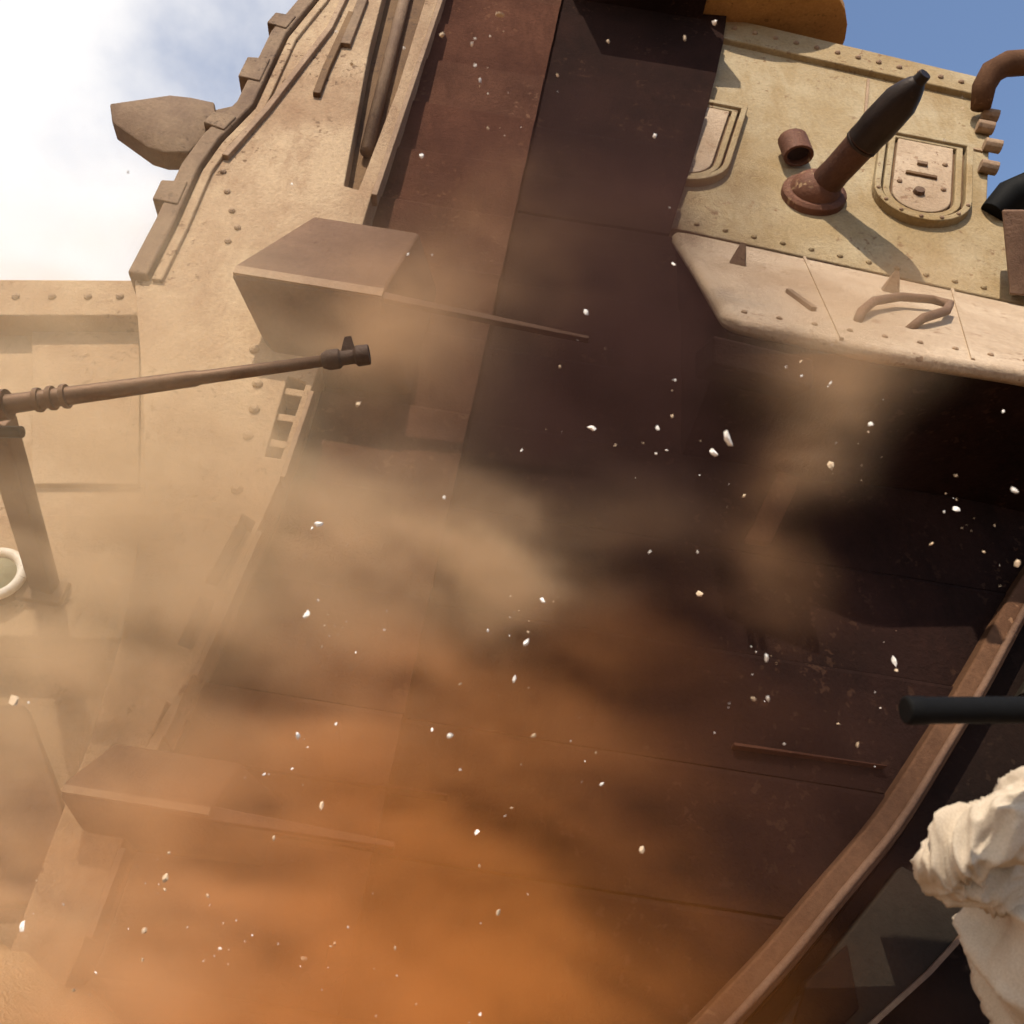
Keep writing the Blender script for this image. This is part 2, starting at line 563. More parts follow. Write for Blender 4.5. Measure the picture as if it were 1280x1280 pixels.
# ------------------------------------------------------------------ hull side on the left
hull = thing('vehicle_hull', RAMP.pt(-1.2, -1.0), 'sunlit beige slab side of the armoured vehicle with slotted jamb beside the dark ramp', 'armoured vehicle')
jamb = [(600, -160), (548, 0), (508, 120), (464, 245), (412, 420), (350, 600), (275, 770), (203, 922), (150, 1060), (108, 1172), (40, 1330)]
sil = [(480, -160), (384, 0), (345, 45), (303, 138), (262, 170), (238, 205), (205, 275), (168, 352), (178, 480), (180, 640), (150, 800), (110, 930), (60, 1060), (-40, 1330)]
slots = [
    [(430, 232), (448, 237), (497, 110), (528, 10), (562, -90), (500, -90), (462, 60)],
    [(331, 570), (351, 573), (383, 478), (360, 470)],
    [(257, 728), (279, 734), (319, 652), (303, 643)],
    [(222, 805), (240, 812), (268, 752), (250, 744)],
    [(190, 918), (206, 922), (224, 884), (208, 877)],
]
MB().prism(RAMP, pixpoly(RAMP, jamb + sil[::-1], HW), 0.0, HW, [pixpoly(RAMP, s_, HW) for s_ in slots]).build('side_plate', M['hull'], hull, 0.012)
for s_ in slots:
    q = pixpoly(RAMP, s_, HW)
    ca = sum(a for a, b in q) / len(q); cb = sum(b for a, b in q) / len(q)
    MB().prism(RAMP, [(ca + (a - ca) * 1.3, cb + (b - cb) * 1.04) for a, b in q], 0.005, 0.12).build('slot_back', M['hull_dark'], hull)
# rungs inside the second slot
for x, y in ((375, 488), (364, 520), (352, 552)):
    a, b = RAMP.pix(x, y, HW)
    MB().box(RAMP, a - 0.12, a + 0.06, b - 0.03, b + 0.035, 0.1, HW - 0.03).build('rung', M['hull'], hull, 0.01)
# a hanging bar inside the large slot
q0 = RAMP.pix(458, 190, 0.2); q1 = RAMP.pix(520, -60, 0.2)
MB().tube([RAMP.pt(*q0, 0.2), RAMP.pt(*q1, 0.2)], 0.06, 10).build('slot_bar', M['trim'], hull, smooth=True)
# jamb strip: the bare lip facing the ramp
for seg in ([(548, 0), (508, 120), (464, 245)], [(387, 490), (350, 598)], [(322, 665), (275, 770), (240, 845)], [(150, 1060), (108, 1172)]):
    p = pixpoly(RAMP, seg, HW)
    mb = MB()
    out_ = offset(p, 0.05 if seg[0][1] == 0 else 0.035)
    mb.prism(RAMP, [*p, *reversed([(2 * a - c, 2 * b - d) for (a, b), (c, d) in zip(p, out_)])], HW - 0.1, HW + 0.02)
    mb.build('jamb_strip', M['edge'], hull, 0.008)
# stepped armour trim along the sloping outer edge
edge_px = [(478, -150), (386, 0), (346, 48), (304, 136), (262, 178), (236, 214), (204, 284), (170, 350)]
ep = pixpoly(RAMP, edge_px, HW)
MB().prism(RAMP, [*offset(ep, 0.05), *reversed(offset(ep, -0.10))], HW - 0.22, HW + 0.07).build('edge_strip', M['trim'], hull, 0.02)
MB().prism(RAMP, [*offset(ep, -0.12), *reversed(offset(ep, -0.20))], HW - 0.1, HW + 0.035).build('edge_bead', M['hull'], hull, 0.015)
tabs = ((400, -20), (358, 36), (325, 96), (282, 162), (222, 250))
for k, (x, y) in enumerate(tabs):
    a, b = RAMP.pix(x, y, HW)
    q = min(range(len(ep) - 1), key=lambda i: (V(ep[i]) + V(ep[i + 1]) - 2 * V((a, b))).length)
    d = (V(ep[q + 1]) - V(ep[q])).normalized(); nn = V((d.y, -d.x))
    l = (0.34, 0.26, 0.40, 0.22, 0.30)[k]
    c = V((a, b))
    quad = [c - d * l * .5 - nn * .06, c - d * l * .42 + nn * .15, c + d * l * .42 + nn * .15, c + d * l * .5 - nn * .06]
    MB().prism(RAMP, [tuple(v) for v in quad], HW - 0.12, HW + 0.085).build('trim_tab', M['trim'], hull, 0.015)
# raised ribs beside the trim
for seg, w, m in (([(470, -80), (412, 40), (335, 140), (282, 200)], 0.03, 'edge'), ([(440, 20), (408, 90), (396, 122)], 0.035, 'hull_dark'), ([(455, 0), (432, 60)], 0.05, 'trim')):
    p = pixpoly(RAMP, seg, HW)
    mb = MB()
    mb.prism(RAMP, [*offset(p, w), *reversed(offset(p, -w))], HW - 0.02, HW + 0.05)
    mb.build('rib', M[m], hull, 0.01)
# bolts and lugs down the plate
for x, y in ((279, 215), (284, 240), (290, 264), (297, 285), (285, 302)):
    rivet(RAMP, *RAMP.pix(x, y, HW), HW, 0.03, hull, M['edge'])
for x, y in ((318, 437), (322, 480), (318, 512), (310, 545), (296, 612)):
    rivet(RAMP, *RAMP.pix(x, y, HW), HW, 0.04, hull, M['hull'], 'lug')
# side vane hung out on the edge
vane = [(137, 130), (150, 128), (213, 119), (240, 122), (268, 128), (270, 150), (262, 165), (236, 190), (205, 190), (185, 184), (160, 165), (140, 152)]
ct = RAMP.pix(205, 155, 0.3)
outer = pixpoly(RAMP, vane, 0.3)
pts = [RAMP.pt(a, b, 0.3) for a, b in outer]
pts += [RAMP.pt(ct[0] + (a - ct[0]) * 0.72, ct[1] + (b - ct[1]) * 0.7, 0.36) for a, b in outer]
pts += [RAMP.pt(a, b, 0.12) for a, b in outer]
vo = MB().hull(pts).build('side_vane', M['trim'], hull, 0.015)
MB().prism(RAMP, pixpoly(RAMP, [(255, 140), (300, 130), (300, 178), (250, 185)], 0.25), 0.12, 0.25).build('bracket', M['trim'], vo, 0.01)
# lower hull box to the left, with its top beam and ledge
HB = -0.35
MB().prism(RAMP, pixpoly(RAMP, [(-180, 390), (200, 390), (200, 640), (210, 1400), (-180, 1400)], HB), HB - 0.5, HB).build('sponson_plate', M['hull'], hull, 0.01)
tb = MB().prism(RAMP, pixpoly(RAMP, [(-180, 348), (196, 350), (196, 394), (-180, 394)], HB + 0.22), HB - 0.5, HB + 0.22).build('top_beam', M['hull'], hull, 0.015)
for x in (20, 65, 110, 150):
    rivet(RAMP, *RAMP.pix(x, 371, HB + 0.22), HB + 0.22, 0.035, tb, M['edge'])
MB().prism(RAMP, pixpoly(RAMP, [(-180, 642), (196, 642), (196, 760), (150, 800), (-180, 790)], HB + 0.3), HB - 0.1, HB + 0.3).build('ledge', M['hull'], hull, 0.02)
MB().prism(RAMP, pixpoly(RAMP, [(42, 420), (176, 420), (176, 610), (42, 610)], HB), HB - 0.05, HB + 0.05).build('access_panel', M['hull'], hull, 0.012)
MB().prism(RAMP, pixpoly(RAMP, [(-180, 880), (30, 880), (70, 985), (110, 1130), (-180, 1130)], HB + 0.1), HB - 0.1, HB + 0.1).build('lower_plate', M['beam'], hull, 0.02)

# round lamp on the ledge
lamp_c = RAMP.at(2, 728, HB + 0.3)
lamp = thing('round_lamp', lamp_c, 'small round lamp with white rim on the hull ledge below the gun strut', 'lamp')
mb = MB()
ring = []
for k in range(33):
    t_ = 2 * math.pi * k / 32
    ring.append(lamp_c + 0.155 * (math.cos(t_) * RAMP.u + math.sin(t_) * RAMP.v) + RAMP.n * 0.10)
mb.tube(ring, 0.032, 10, cap=False)
mb.build('rim', M['lamp_rim'], lamp, smooth=True)
MB().tube([lamp_c - RAMP.n * 0.01, lamp_c + RAMP.n * 0.09, lamp_c + RAMP.n * 0.125], [0.15, 0.15, 0.06], 24).build('lens', M['lens'], lamp, smooth=False)
MB().tube([lamp_c - RAMP.n * 0.02, lamp_c + RAMP.n * 0.07], [0.17, 0.165], 24).build('housing', M['trim'], lamp)

# ------------------------------------------------------------------ gun on the left
g0, g1 = P(-90, 519, 4.25), P(462, 443, 4.35)
gun = thing('mounted_gun', P(52, 735, 5.2), 'long thin brown gun barrel on a slanted strut pointing across the pale hull', 'gun')
gd = (g1 - g0).normalized()


def al(f):
    return g0 + (g1 - g0) * f


MB().tube([al(0.0), al(0.17), al(0.18), al(0.6), al(0.61), al(0.90)], [0.056, 0.056, 0.048, 0.040, 0.034, 0.029], 16).build('barrel', M['barrel'], gun, smooth=True)
for f in (.24, .27, .30):
    MB().tube([al(f), al(f + .012)], [.060, .060], 14).build('band', M['barrel'], gun, 0.004)
MB().tube([al(0.89), al(0.905), al(0.93), al(0.935), al(0.965), al(0.97), al(1.0)], [0.036, 0.05, 0.05, 0.036, 0.036, 0.052, 0.05], 14).build('muzzle', M['muzzle'], gun, 0.006)
gup = (UP - UP.dot(gd) * gd).normalized()
fs = al(0.955)
MB().hull([fs + gd * x + gup * y + gd.cross(gup) * z for x, y, z in ((-.04, .03, -.015), (-.04, .03, .015), (.03, .03, -.015), (.03, .03, .015), (-.012, .10, -.01), (-.012, .10, .01), (.02, .10, -.01), (.02, .10, .01))]).build('front_sight', M['muzzle'], gun)
rc = g0 - gd * 0.5
gs = gd.cross(gup)
MB().hull([rc + gd * x + gup * y + gs * z for x in (-0.5, 0.52) for y in (-.11, .10) for z in (-.07, .07)]).build('receiver', M['barrel'], gun, 0.015)
s0, s1 = P(-4, 520, 4.4), RAMP.at(58, 738, HB + 0.3)
sd = (s1 - s0).normalized()
sa = sd.cross(FWD).normalized(); sb = sd.cross(sa)


def bar(p, q, w, dp):
    d = (q - p).normalized(); a = d.cross(FWD).normalized(); b = d.cross(a)
    return [c + a * x + b * y for c in (p, q) for x in (-w, w) for y in (-dp, dp)]


MB().hull(bar(s0, s1, 0.075, 0.05)).build('strut', M['barrel'], gun, 0.012)
MB().tube([al(0.15) + gup * 0.0 - gd * 0.04, al(0.15) + gd * 0.06], [0.075, 0.075], 14).build('clamp', M['barrel'], gun)
cl = P(10, 540, 4.35)
MB().tube([cl - RIGHT * 0.12, cl + RIGHT * 0.07], 0.03, 10).build('clamp_bolt', M['gunmetal'], gun)
MB().hull([s1 + RAMP.u * x + RAMP.v * y + RAMP.n * z for x in (-.14, .14) for y in (-.1, .06) for z in (0.0, .06)]).build('foot', M['trim'], gun, 0.01)

# ------------------------------------------------------------------ turret
turret = thing('turret', TUR.pt(1.5, 0), 'sunlit yellow beige turret with oval hatches and a short cannon above the ramp', 'turret')
face = [(770, 269), (800, 170), (850, 40), (856, 11), (1242, 102), (1240, 120), (1234, 258), (1330, 268), (1460, 300), (1460, 420)]
fa = pixpoly(TUR, face, 0)
# stays in the plane of the front plate
MB().prism(TUR, fa, -1.0, 0).build('front_plate', M['turret'], turret, 0.02)
rim = pixpoly(TUR, [(900, 46), (904, 20), (1243, 100), (1241, 122)], 0.07)
rp = MB().prism(TUR, rim, -0.2, 0.07).build('top_rim', M['turret'], turret, 0.02)
for k in range(13):
    f = (k + 0.5) / 13
    x = 905 + f * 335; y = 33 + f * 79
    rivet(TUR, *TUR.pix(x, y, .07), 0.07, 0.035, rp, M['edge'])
for k in range(12):
    f = (k + 0.3) / 12
    rivet(TUR, *TUR.pix(860 + f * 430, 278 + f * 95, 0), 0.0, 0.03, turret, M['turret'])
# cover plate joint at the right and bolts on its edge
for seg in ([(1088, 158), (1228, 190)], [(1085, 100), (1080, 158)]):
    p = pixpoly(TUR, seg, 0)
    MB().prism(TUR, [*offset(p, 0.014), *reversed(offset(p, -0.014))], -0.05, 0.02).build('weld_strip', M['edge'], turret)
for x, y in ((1230, 150), (1233, 188), (1228, 215), (1224, 165)):
    a, b = TUR.pix(x, y, 0)
    MB().tube([TUR.pt(a - .05, b, .06), TUR.pt(a + .12, b, .06)], 0.07, 10).build('side_bolt', M['edge'], turret, 0.01)


def capsule(cx, cy, w, top, n=14, s=1.0):
    pts = [(cx + w * s, cy + top)]
    for k in range(n + 1):
        t_ = -math.pi * k / n
        pts.append((cx + w * s * math.cos(t_), cy + w * s * math.sin(t_)))
    pts.append((cx - w * s, cy + top))
    return pts


def hatch(c, w, htop, detail):
    cx, cy = c
    o = MB().prism(TUR, capsule(cx, cy, w, htop), -0.02, 0.09, [capsule(cx, cy, w * 0.86, htop - 0.06)]).build('hatch', M['turret'], turret, 0.012)
    MB().prism(TUR, capsule(cx, cy, w * 0.80, htop - 0.05), -0.02, 0.06, [capsule(cx, cy, w * 0.66, htop - 0.10)]).build('inner_ring', M['turret'], o, 0.012)
    MB().prism(TUR, capsule(cx, cy, w * 0.60, htop - 0.06), -0.02, 0.05).build('cover', M['skirt'], o, 0.012)
    MB().prism(TUR, capsule(cx, cy, w * 0.855, htop - 0.065), -0.03, 0.012).build('gasket', M['hull_dark'], o)
    if detail:
        MB().box(TUR, cx - 0.17, cx + 0.13, cy + 0.30, cy + 0.345, 0.0, 0.075).build('slit', M['hull_dark'], o, 0.006)
        MB().box(TUR, cx - 0.07, cx + 0.03, cy + 0.50, cy + 0.55, 0.0, 0.08).build('latch', M['trim'], o, 0.006)
        MB().tube([TUR.pt(cx - .03, cy + .02, .03), TUR.pt(cx - .03, cy + .02, .09)], [.06, .05], 12).build('peephole', M['trim'], o)
        for q in range(7):
            t_ = -math.pi * (q + 0.5) / 7
            rivet(TUR, cx + w * .93 * math.cos(t_), cy + w * .93 * math.sin(t_), 0.09, 0.022, o, M['edge'])
        for (x, y) in ((.2, .15), (-.22, .15), (.2, .6)):
            rivet(TUR, cx + x, cy + y, 0.05, 0.03, o, M['edge'])
    return o


hc = TUR.pix(1152, 243, 0.05)
wid = (TUR.pix(1212, 258, 0.05)[0] - TUR.pix(1090, 230, 0.05)[0]) / 2
hatch(hc, wid, TUR.pix(1152, 172, 0.05)[1] - hc[1], True)
hc2 = TUR.pix(858, 196, 0.05)
hatch(hc2, wid * 0.95, 1.1, False)

# cannon in its ball mount
cb_ = TUR.at(1016, 246, 0.0)
tip = P(1157, 92, 7.45)
cdv = (tip - cb_).normalized()
mount = MB()
mount.tube([cb_ - TUR.n * 0.02, cb_ + TUR.n * 0.06, cb_ + TUR.n * 0.09], [0.31, 0.31, 0.27], 28)
mo = mount.build('cannon_mount', M['copper'], turret, 0.01)
L = (tip - cb_).length
ball = MB()
prof = [(0.25 * math.cos(t_), 0.20 * math.sin(t_)) for t_ in [math.radians(x) for x in range(-10, 95, 15)]]
ball.tube([cb_ + TUR.n * (0.05 + z) for r_, z in prof], [max(r_, 0.01) for r_, z in prof], 24)
ball.build('ball', M['copper'], mo, smooth=True)
can = MB()
prof = [(0.0, .155), (.2, .15), (.22, .145), (.5, .15), (.54, .16), (.58, .165), (.62, .17), (.80, .16), (.88, .12), (.93, .085), (.95, .06), (1.0, .055)]
lowp = [q for q in prof if q[0] <= .5]
hip = [(.49, .165)] + [q for q in prof if q[0] > .5]
can.tube([cb_ + cdv * (L * f) for f, r_ in lowp], [r_ for f, r_ in lowp], 20)
cbar = can.build('cannon_barrel', M['copper_dark'], turret, 0.01)
MB().tube([cb_ + cdv * (L * f) for f, r_ in hip], [r_ for f, r_ in hip], 20).build('shroud', M['gunmetal'], cbar, 0.008)
for f in (.46,):
    MB().tube([cb_ + cdv * (L * f), cb_ + cdv * (L * (f + .02))], [.162, .162], 20).build('band', M['gunmetal'], cbar, 0.005)
for q in range(10):
    t_ = 2 * math.pi * q / 10
    a, b = (cb_ - TUR.o).dot(TUR.u), (cb_ - TUR.o).dot(TUR.v)
    rivet(TUR, a + .288 * math.cos(t_), b + .288 * math.sin(t_), 0.055, 0.022, mo, M['copper'])
# lug beside the mount
l0 = TUR.at(990, 196, 0.0)
SCOOP = Frame(l0 - TUR.v * .05 + TUR.n * .14, TUR.u + TUR.v * .35, TUR.n)
cir = [(.15 * math.cos(2 * math.pi * k / 16), .12 * math.sin(2 * math.pi * k / 16)) for k in range(16)]
MB().prism(SCOOP, cir, -.14, .17, [[(x * .78, y * .78) for x, y in cir]]).build('scoop', M['copper'], turret, 0.01)
MB().prism(SCOOP, [(x * .80, y * .80) for x, y in cir], -.05, .09).build('scoop_plug', M['gunmetal'], turret)

# sloping sand-covered skirt under the front plate
skp = [(838, 286), (1460, 421), (1460, 500), (1280, 463), (1090, 434), (1010, 415), (908, 396), (868, 330)]
skab = [SKIRT.pix(x, y) for x, y in skp]
def rounded(poly, r, n=5):
    res = []
    for i, p in enumerate(poly):
        p = V(p); q0 = V(poly[i - 1]); q1 = V(poly[(i + 1) % len(poly)])
        d0, d1 = (q0 - p), (q1 - p)
        rr = min(r, d0.length * .45, d1.length * .45)
        s0_, s1_ = p + d0.normalized() * rr, p + d1.normalized() * rr
        for k in range(n + 1):
            f = k / n
            res.append(tuple((1 - f) ** 2 * s0_ + 2 * f * (1 - f) * p + f * f * s1_))
    return res


skirt = MB().prism(SKIRT, rounded(skab, 0.22), -0.11, 0.0).build('skirt', M['skirt'], turret, 0.05)
skirt.modifiers['edge'].segments = 4
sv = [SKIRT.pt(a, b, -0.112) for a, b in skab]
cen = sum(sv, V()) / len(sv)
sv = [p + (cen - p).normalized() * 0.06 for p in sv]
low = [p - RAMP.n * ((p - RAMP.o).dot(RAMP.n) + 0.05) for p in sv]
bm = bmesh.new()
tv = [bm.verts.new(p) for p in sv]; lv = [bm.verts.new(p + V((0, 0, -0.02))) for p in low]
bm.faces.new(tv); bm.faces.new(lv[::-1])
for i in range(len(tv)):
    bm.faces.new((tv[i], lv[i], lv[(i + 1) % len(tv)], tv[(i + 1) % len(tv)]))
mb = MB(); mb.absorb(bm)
mb.build('underside', M['ramp_dark'], turret)  # dark colour stands in for the shade below the skirt
for seg in ([(1005, 322), (1052, 424)], [(1190, 362), (1216, 450)]):
    p = [SKIRT.pix(x, y) for x, y in seg]
    MB().prism(SKIRT, [*offset(p, 0.012), *reversed(offset(p, -0.012))], -0.02, 0.012).build('weld_strip', M['skirt'], skirt)
for k in range(9):
    rivet(SKIRT, *SKIRT.pix(930 + k * 44, 391 + k * 7.6), 0.0, 0.022, skirt, M['edge'])
for x, y in ((922, 330), (1113, 365)):
    p = SKIRT.at(x, y)
    MB().hull([p + SKIRT.u * a + SKIRT.v * b + SKIRT.n * c for a, b, c in ((-.07, -.05, -.01), (.07, -.05, -.01), (-.07, .08, -.01), (.07, .08, -.01), (-.02, .04, .17), (.02, .04, .17))]).build('lug', M['trim'], skirt, 0.006)
hp = [SKIRT.at(1072, 402) - SKIRT.n * .02] + [SKIRT.at(x, y) + SKIRT.n * h for x, y, h in ((1074, 398, .05), (1088, 389, .075), (1120, 384, .08), (1160, 387, .08), (1182, 393, .08), (1178, 401, .075), (1150, 408, .06))] + [SKIRT.at(1136, 410) - SKIRT.n * .02]
MB().tube(hp, 0.034, 10).build('handle', M['beam'], skirt, smooth=True)
a0 = SKIRT.pix(985, 366); a1 = SKIRT.pix(1016, 389)
MB().prism(SKIRT, [*offset([a0, a1], .022), *reversed(offset([a0, a1], -.022))], -.02, .03).build('grab_bar', M['trim'], skirt)
# brown box and two short posts hanging under the skirt
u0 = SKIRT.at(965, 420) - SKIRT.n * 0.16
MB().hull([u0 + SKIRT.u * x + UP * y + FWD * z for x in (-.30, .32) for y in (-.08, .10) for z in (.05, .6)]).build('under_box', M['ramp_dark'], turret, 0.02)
# things on and beside the turret top
cc = P(948, 60, 10.9)
prof = [(0, 1.03), (.12, 1.03), (.14, .97), (.5, .86), (.52, .9), (.6, .88), (.62, .82), (1.3, .6)]
cone = MB().tube([cc + V((0, 0, z)) for z, r_ in prof], [r_ for z, r_ in prof], 28).build('cupola', M['orange'], turret, 0.01)
MB().tube([P(x, y, 9.4) for x, y in ((1226, 135), (1230, 108), (1240, 90), (1258, 80), (1300, 77), (1380, 80))], [.10, .12, .13, .13, .13, .13], 14).build('pipe', M['rail'], turret, smooth=True)
MB().tube([P(1240, 268, 8.5), P(1262, 247, 8.5), P(1310, 226, 8.5)], [.13, .17, .17], 14).build('roller', M['black'], turret, 0.01)
MB().hull([P(x, y, d) for x, y in ((1252, 262), (1300, 262), (1300, 372), (1262, 368)) for d in (7.6, 7.9)]).build('cheek_plate', M['beam'], turret, 0.02)

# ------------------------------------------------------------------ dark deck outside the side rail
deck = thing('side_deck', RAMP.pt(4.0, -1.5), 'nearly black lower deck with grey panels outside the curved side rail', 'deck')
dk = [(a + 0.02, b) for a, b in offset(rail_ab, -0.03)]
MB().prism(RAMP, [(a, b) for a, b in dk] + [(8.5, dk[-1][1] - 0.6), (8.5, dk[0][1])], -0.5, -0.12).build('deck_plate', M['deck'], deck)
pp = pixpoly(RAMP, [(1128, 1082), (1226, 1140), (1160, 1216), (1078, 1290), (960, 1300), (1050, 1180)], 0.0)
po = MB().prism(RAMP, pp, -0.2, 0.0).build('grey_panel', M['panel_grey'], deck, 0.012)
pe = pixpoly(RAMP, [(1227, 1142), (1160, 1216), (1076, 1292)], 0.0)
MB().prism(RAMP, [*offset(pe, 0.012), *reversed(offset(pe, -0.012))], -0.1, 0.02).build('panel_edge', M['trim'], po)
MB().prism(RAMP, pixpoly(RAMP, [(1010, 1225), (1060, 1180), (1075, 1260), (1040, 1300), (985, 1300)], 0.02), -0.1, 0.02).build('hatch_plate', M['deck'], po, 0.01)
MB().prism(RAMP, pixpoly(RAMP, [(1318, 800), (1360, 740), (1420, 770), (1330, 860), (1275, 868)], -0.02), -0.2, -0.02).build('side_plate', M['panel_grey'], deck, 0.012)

# ------------------------------------------------------------------ sand banked against the hull foot
bm = bmesh.new()
n = 26
gv = {}
for i in range(n + 1):
    for j in range(n + 1):
        x = -4.2 + 3.2 * i / n; y = 2.7 + 2.2 * j / n
        dx = (x + 3.0) / 1.5; dy = (y - 4.4) / 1.3
        z = 1.15 * math.exp(-dx * dx - dy * dy) + 0.10 * mnoise.fractal(V((x * 2.3, y * 2.3, 1)), 0.8, 2.0, 4) - 0.12
        gv[i, j] = bm.verts.new((x, y, z))
for i in range(n):
    for j in range(n):
        bm.faces.new((gv[i, j], gv[i + 1, j], gv[i + 1, j + 1], gv[i, j + 1]))
me = bpy.data.meshes.new('sand_bank'); bm.to_mesh(me); bm.free(); me.shade_smooth(); me.materials.append(M['sand'])
o = bpy.data.objects.new('sand_bank', me); o['kind'] = 'structure'; COL.objects.link(o)


# ------------------------------------------------------------------ person at the right
def skin_mesh(name, joints, edges, mat, parent, sub=2, root=0):
    me = bpy.data.meshes.new(name)
    off = origin_of(parent)
    me.from_pydata([tuple(p - off) for p, r in joints], edges, [])
    o = bpy.data.objects.new(name, me)
    COL.objects.link(o)
    o.parent = parent
    o.modifiers.new('skin', 'SKIN')
    if not me.skin_vertices:
        me.skin_vertices.new()
    for k, (p, r) in enumerate(joints):
        rr = r if isinstance(r, tuple) else (r, r)
        me.skin_vertices[0].data[k].radius = rr
        me.skin_vertices[0].data[k].use_root = (k == root)
    sb_ = o.modifiers.new('smooth', 'SUBSURF'); sb_.levels = sub; sb_.render_levels = sub
    me.materials.append(mat)
    me.shade_smooth()
    return o


PD = 2.6
elbow = P(1174, 1082, PD - 0.05)
shoulder = P(1345, 1015, PD + 0.05)
hand = P(1390, 905, PD - 0.25)
neck = P(1440, 930, PD + 0.1)
head = P(1455, 830, PD + 0.08)
chest = P(1400, 1060, PD + 0.1)
waist = P(1365, 1260, PD + 0.08)
pelvis = P(1375, 1360, PD + 0.05)
foot_z = 0.0
person = thing('person', V((pelvis.x, pelvis.y, 0)), 'person in crumpled cream wrap, only a bent elbow and flank in view at lower right', 'person')
kL = V((pelvis.x - 0.10, pelvis.y - 0.10, 0.48)); fL = V((pelvis.x - 0.10, pelvis.y, 0.08)); tL_ = fL + V((-0.2, -0.02, -0.03))
kR = V((pelvis.x + 0.05, pelvis.y + 0.12, 0.48)); fR = V((pelvis.x + 0.12, pelvis.y + 0.14, 0.08)); tR_ = fR + V((-0.2, 0.0, -0.03))
sh2 = shoulder + V((0.20, 0.30, 0.03)); el2 = sh2 + V((-0.22, 0.05, -0.16)); ha2 = P(1330, 895, PD - 0.1)
J = [(pelvis, (.15, .12)), (waist, (.13, .11)), (chest, (.16, .13)), (neck, .06), (head, (.085, .105)), (head + V((-.01, -.01, .09)), .075),
     (shoulder, .075), (elbow, .048), (hand + (elbow - hand) * 0.12, .03), (sh2, .07), (el2, .045), (ha2, .03),
     (V((pelvis.x - .06, pelvis.y - .08, pelvis.z - .12)), .09), (kL, .058), (fL, .042), (tL_, .04),
     (V((pelvis.x + .05, pelvis.y + .08, pelvis.z - .12)), .09), (kR, .058), (fR, .042), (tR_, .04)]
E_ = [(0, 1), (1, 2), (2, 3), (3, 4), (4, 5), (2, 6), (6, 7), (7, 8), (2, 9), (9, 10), (10, 11), (0, 12), (12, 13), (13, 14), (14, 15), (0, 16), (16, 17), (17, 18), (18, 19)]
skin_mesh('body', J, E_, M['skin'], person)
fd = (hand - elbow).normalized()
for base in (hand, ha2):
    for k in range(5):
        o0 = base + V((0.0, -0.035 + 0.018 * k, 0.0))
        ln = (0.045, 0.05, 0.048, 0.04, 0.035)[k]
        pts = [(o0 - fd * 0.02, .011), (o0 + V((-0.01, 0, ln * .6)), .0095), (o0 + V((0.015, 0, ln)), .009), (o0 + V((0.035, 0, ln * .8)), .008)]
        skin_mesh('finger', pts, [(0, 1), (1, 2), (2, 3)], M['skin'], person, 1)
hd = MB()
hd.tube([head + V((0.0, 0, z)) for z in (.03, .08, .13, .16, .175)], [.10, .108, .09, .05, .01], 16)
hd.build('hair', M['hair'], person, smooth=True)
skin_mesh('trousers', [(V((pelvis.x, pelvis.y, pelvis.z + .05)), (.17, .14)), J[12], J[13], (fL + V((0, 0, .05)), .07), J[16], J[17], (fR + V((0, 0, .05)), .07)][:1] + [(J[12][0], .11), (kL, .085), (fL + V((0, 0, .05)), .07), (J[16][0], .11), (kR, .085), (fR + V((0, 0, .05)), .07)],
          [(0, 1), (1, 2), (2, 3), (0, 4), (4, 5), (5, 6)], M['trousers'], person)


def cloth_tube(pts, radii, n=110, m=170, amp=0.02, seed=0.0, flat=1.0):
    """Loose sleeve or tunic round a path, wrinkled by sharp folds that run round and along it."""
    bm = bmesh.new()
    rows_ = []
    ref = None
    segs = len(pts) - 1
    for j in range(m + 1):
        f = j / m * segs
        i = min(int(f), segs - 1); t_ = f - i
        def cr(arr):
            p0, p1, p2, p3 = arr[max(i - 1, 0)], arr[i], arr[i + 1], arr[min(i + 2, segs)]
            return 0.5 * ((2 * p1) + (p2 - p0) * t_ + (2 * p0 - 5 * p1 + 4 * p2 - p3) * t_ * t_ + (3 * p1 - p0 - 3 * p2 + p3) * t_ ** 3)
        p = cr(pts); r = cr(radii)
        e = 0.02
        i2 = i; t0 = t_
        t_ = t0 + e; pn = cr(pts); t_ = t0 - e; pv = cr(pts); t_ = t0
        d = (pn - pv).normalized()
        if ref is None:
            ref = d.orthogonal().normalized()
        ref = (ref - ref.dot(d) * d).normalized()
        bi = d.cross(ref)
        row = []
        for k in range(n):
            th = 2 * math.pi * k / n
            dirv = math.cos(th) * ref + math.sin(th) * bi
            q = p + dirv * r
            tw = th + 1.1 * f + 0.8 * mnoise.noise(V((f * 1.4, seed, 0.5)))
            w = V((1.15 * math.cos(tw), 1.15 * math.sin(tw), f * 0.75 + seed))
            w = w + 0.22 * V((mnoise.noise(w * 1.1), mnoise.noise(w * 1.1 + V((9, 0, 0))), mnoise.noise(w * 1.1 + V((0, 9, 0)))))
            cross = V((0.55 * math.cos(th), 0.55 * math.sin(th), f * 1.7 + seed * 2))
            cross = cross + 0.35 * V((0, 0, mnoise.noise(q * 3.0)))
            fold = 1 - min(1, abs(mnoise.noise(w)) * 2.3)
            fold2 = 1 - min(1, abs(mnoise.noise(cross)) * 2.4)
            fine3 = 1 - min(1, abs(mnoise.noise(w * 2.3 + V((4, 4, 0)))) * 2.6)
            row.append(bm.verts.new(q + dirv * amp * min(1.0, r / 0.10) * (1.1 * fold ** 1.6 + 0.8 * fold2 ** 1.6 + 0.25 * fine3 ** 1.5 - 0.65)))
        rows_.append(row)
    for a, b in zip(rows_, rows_[1:]):
        for k in range(n):
            bm.faces.new((a[k], a[(k + 1) % n], b[(k + 1) % n], b[k]))
    bm.faces.new(rows_[0][::-1]); bm.faces.new(rows_[-1])
    mb_ = MB(); mb_.absorb(bm)
    return mb_


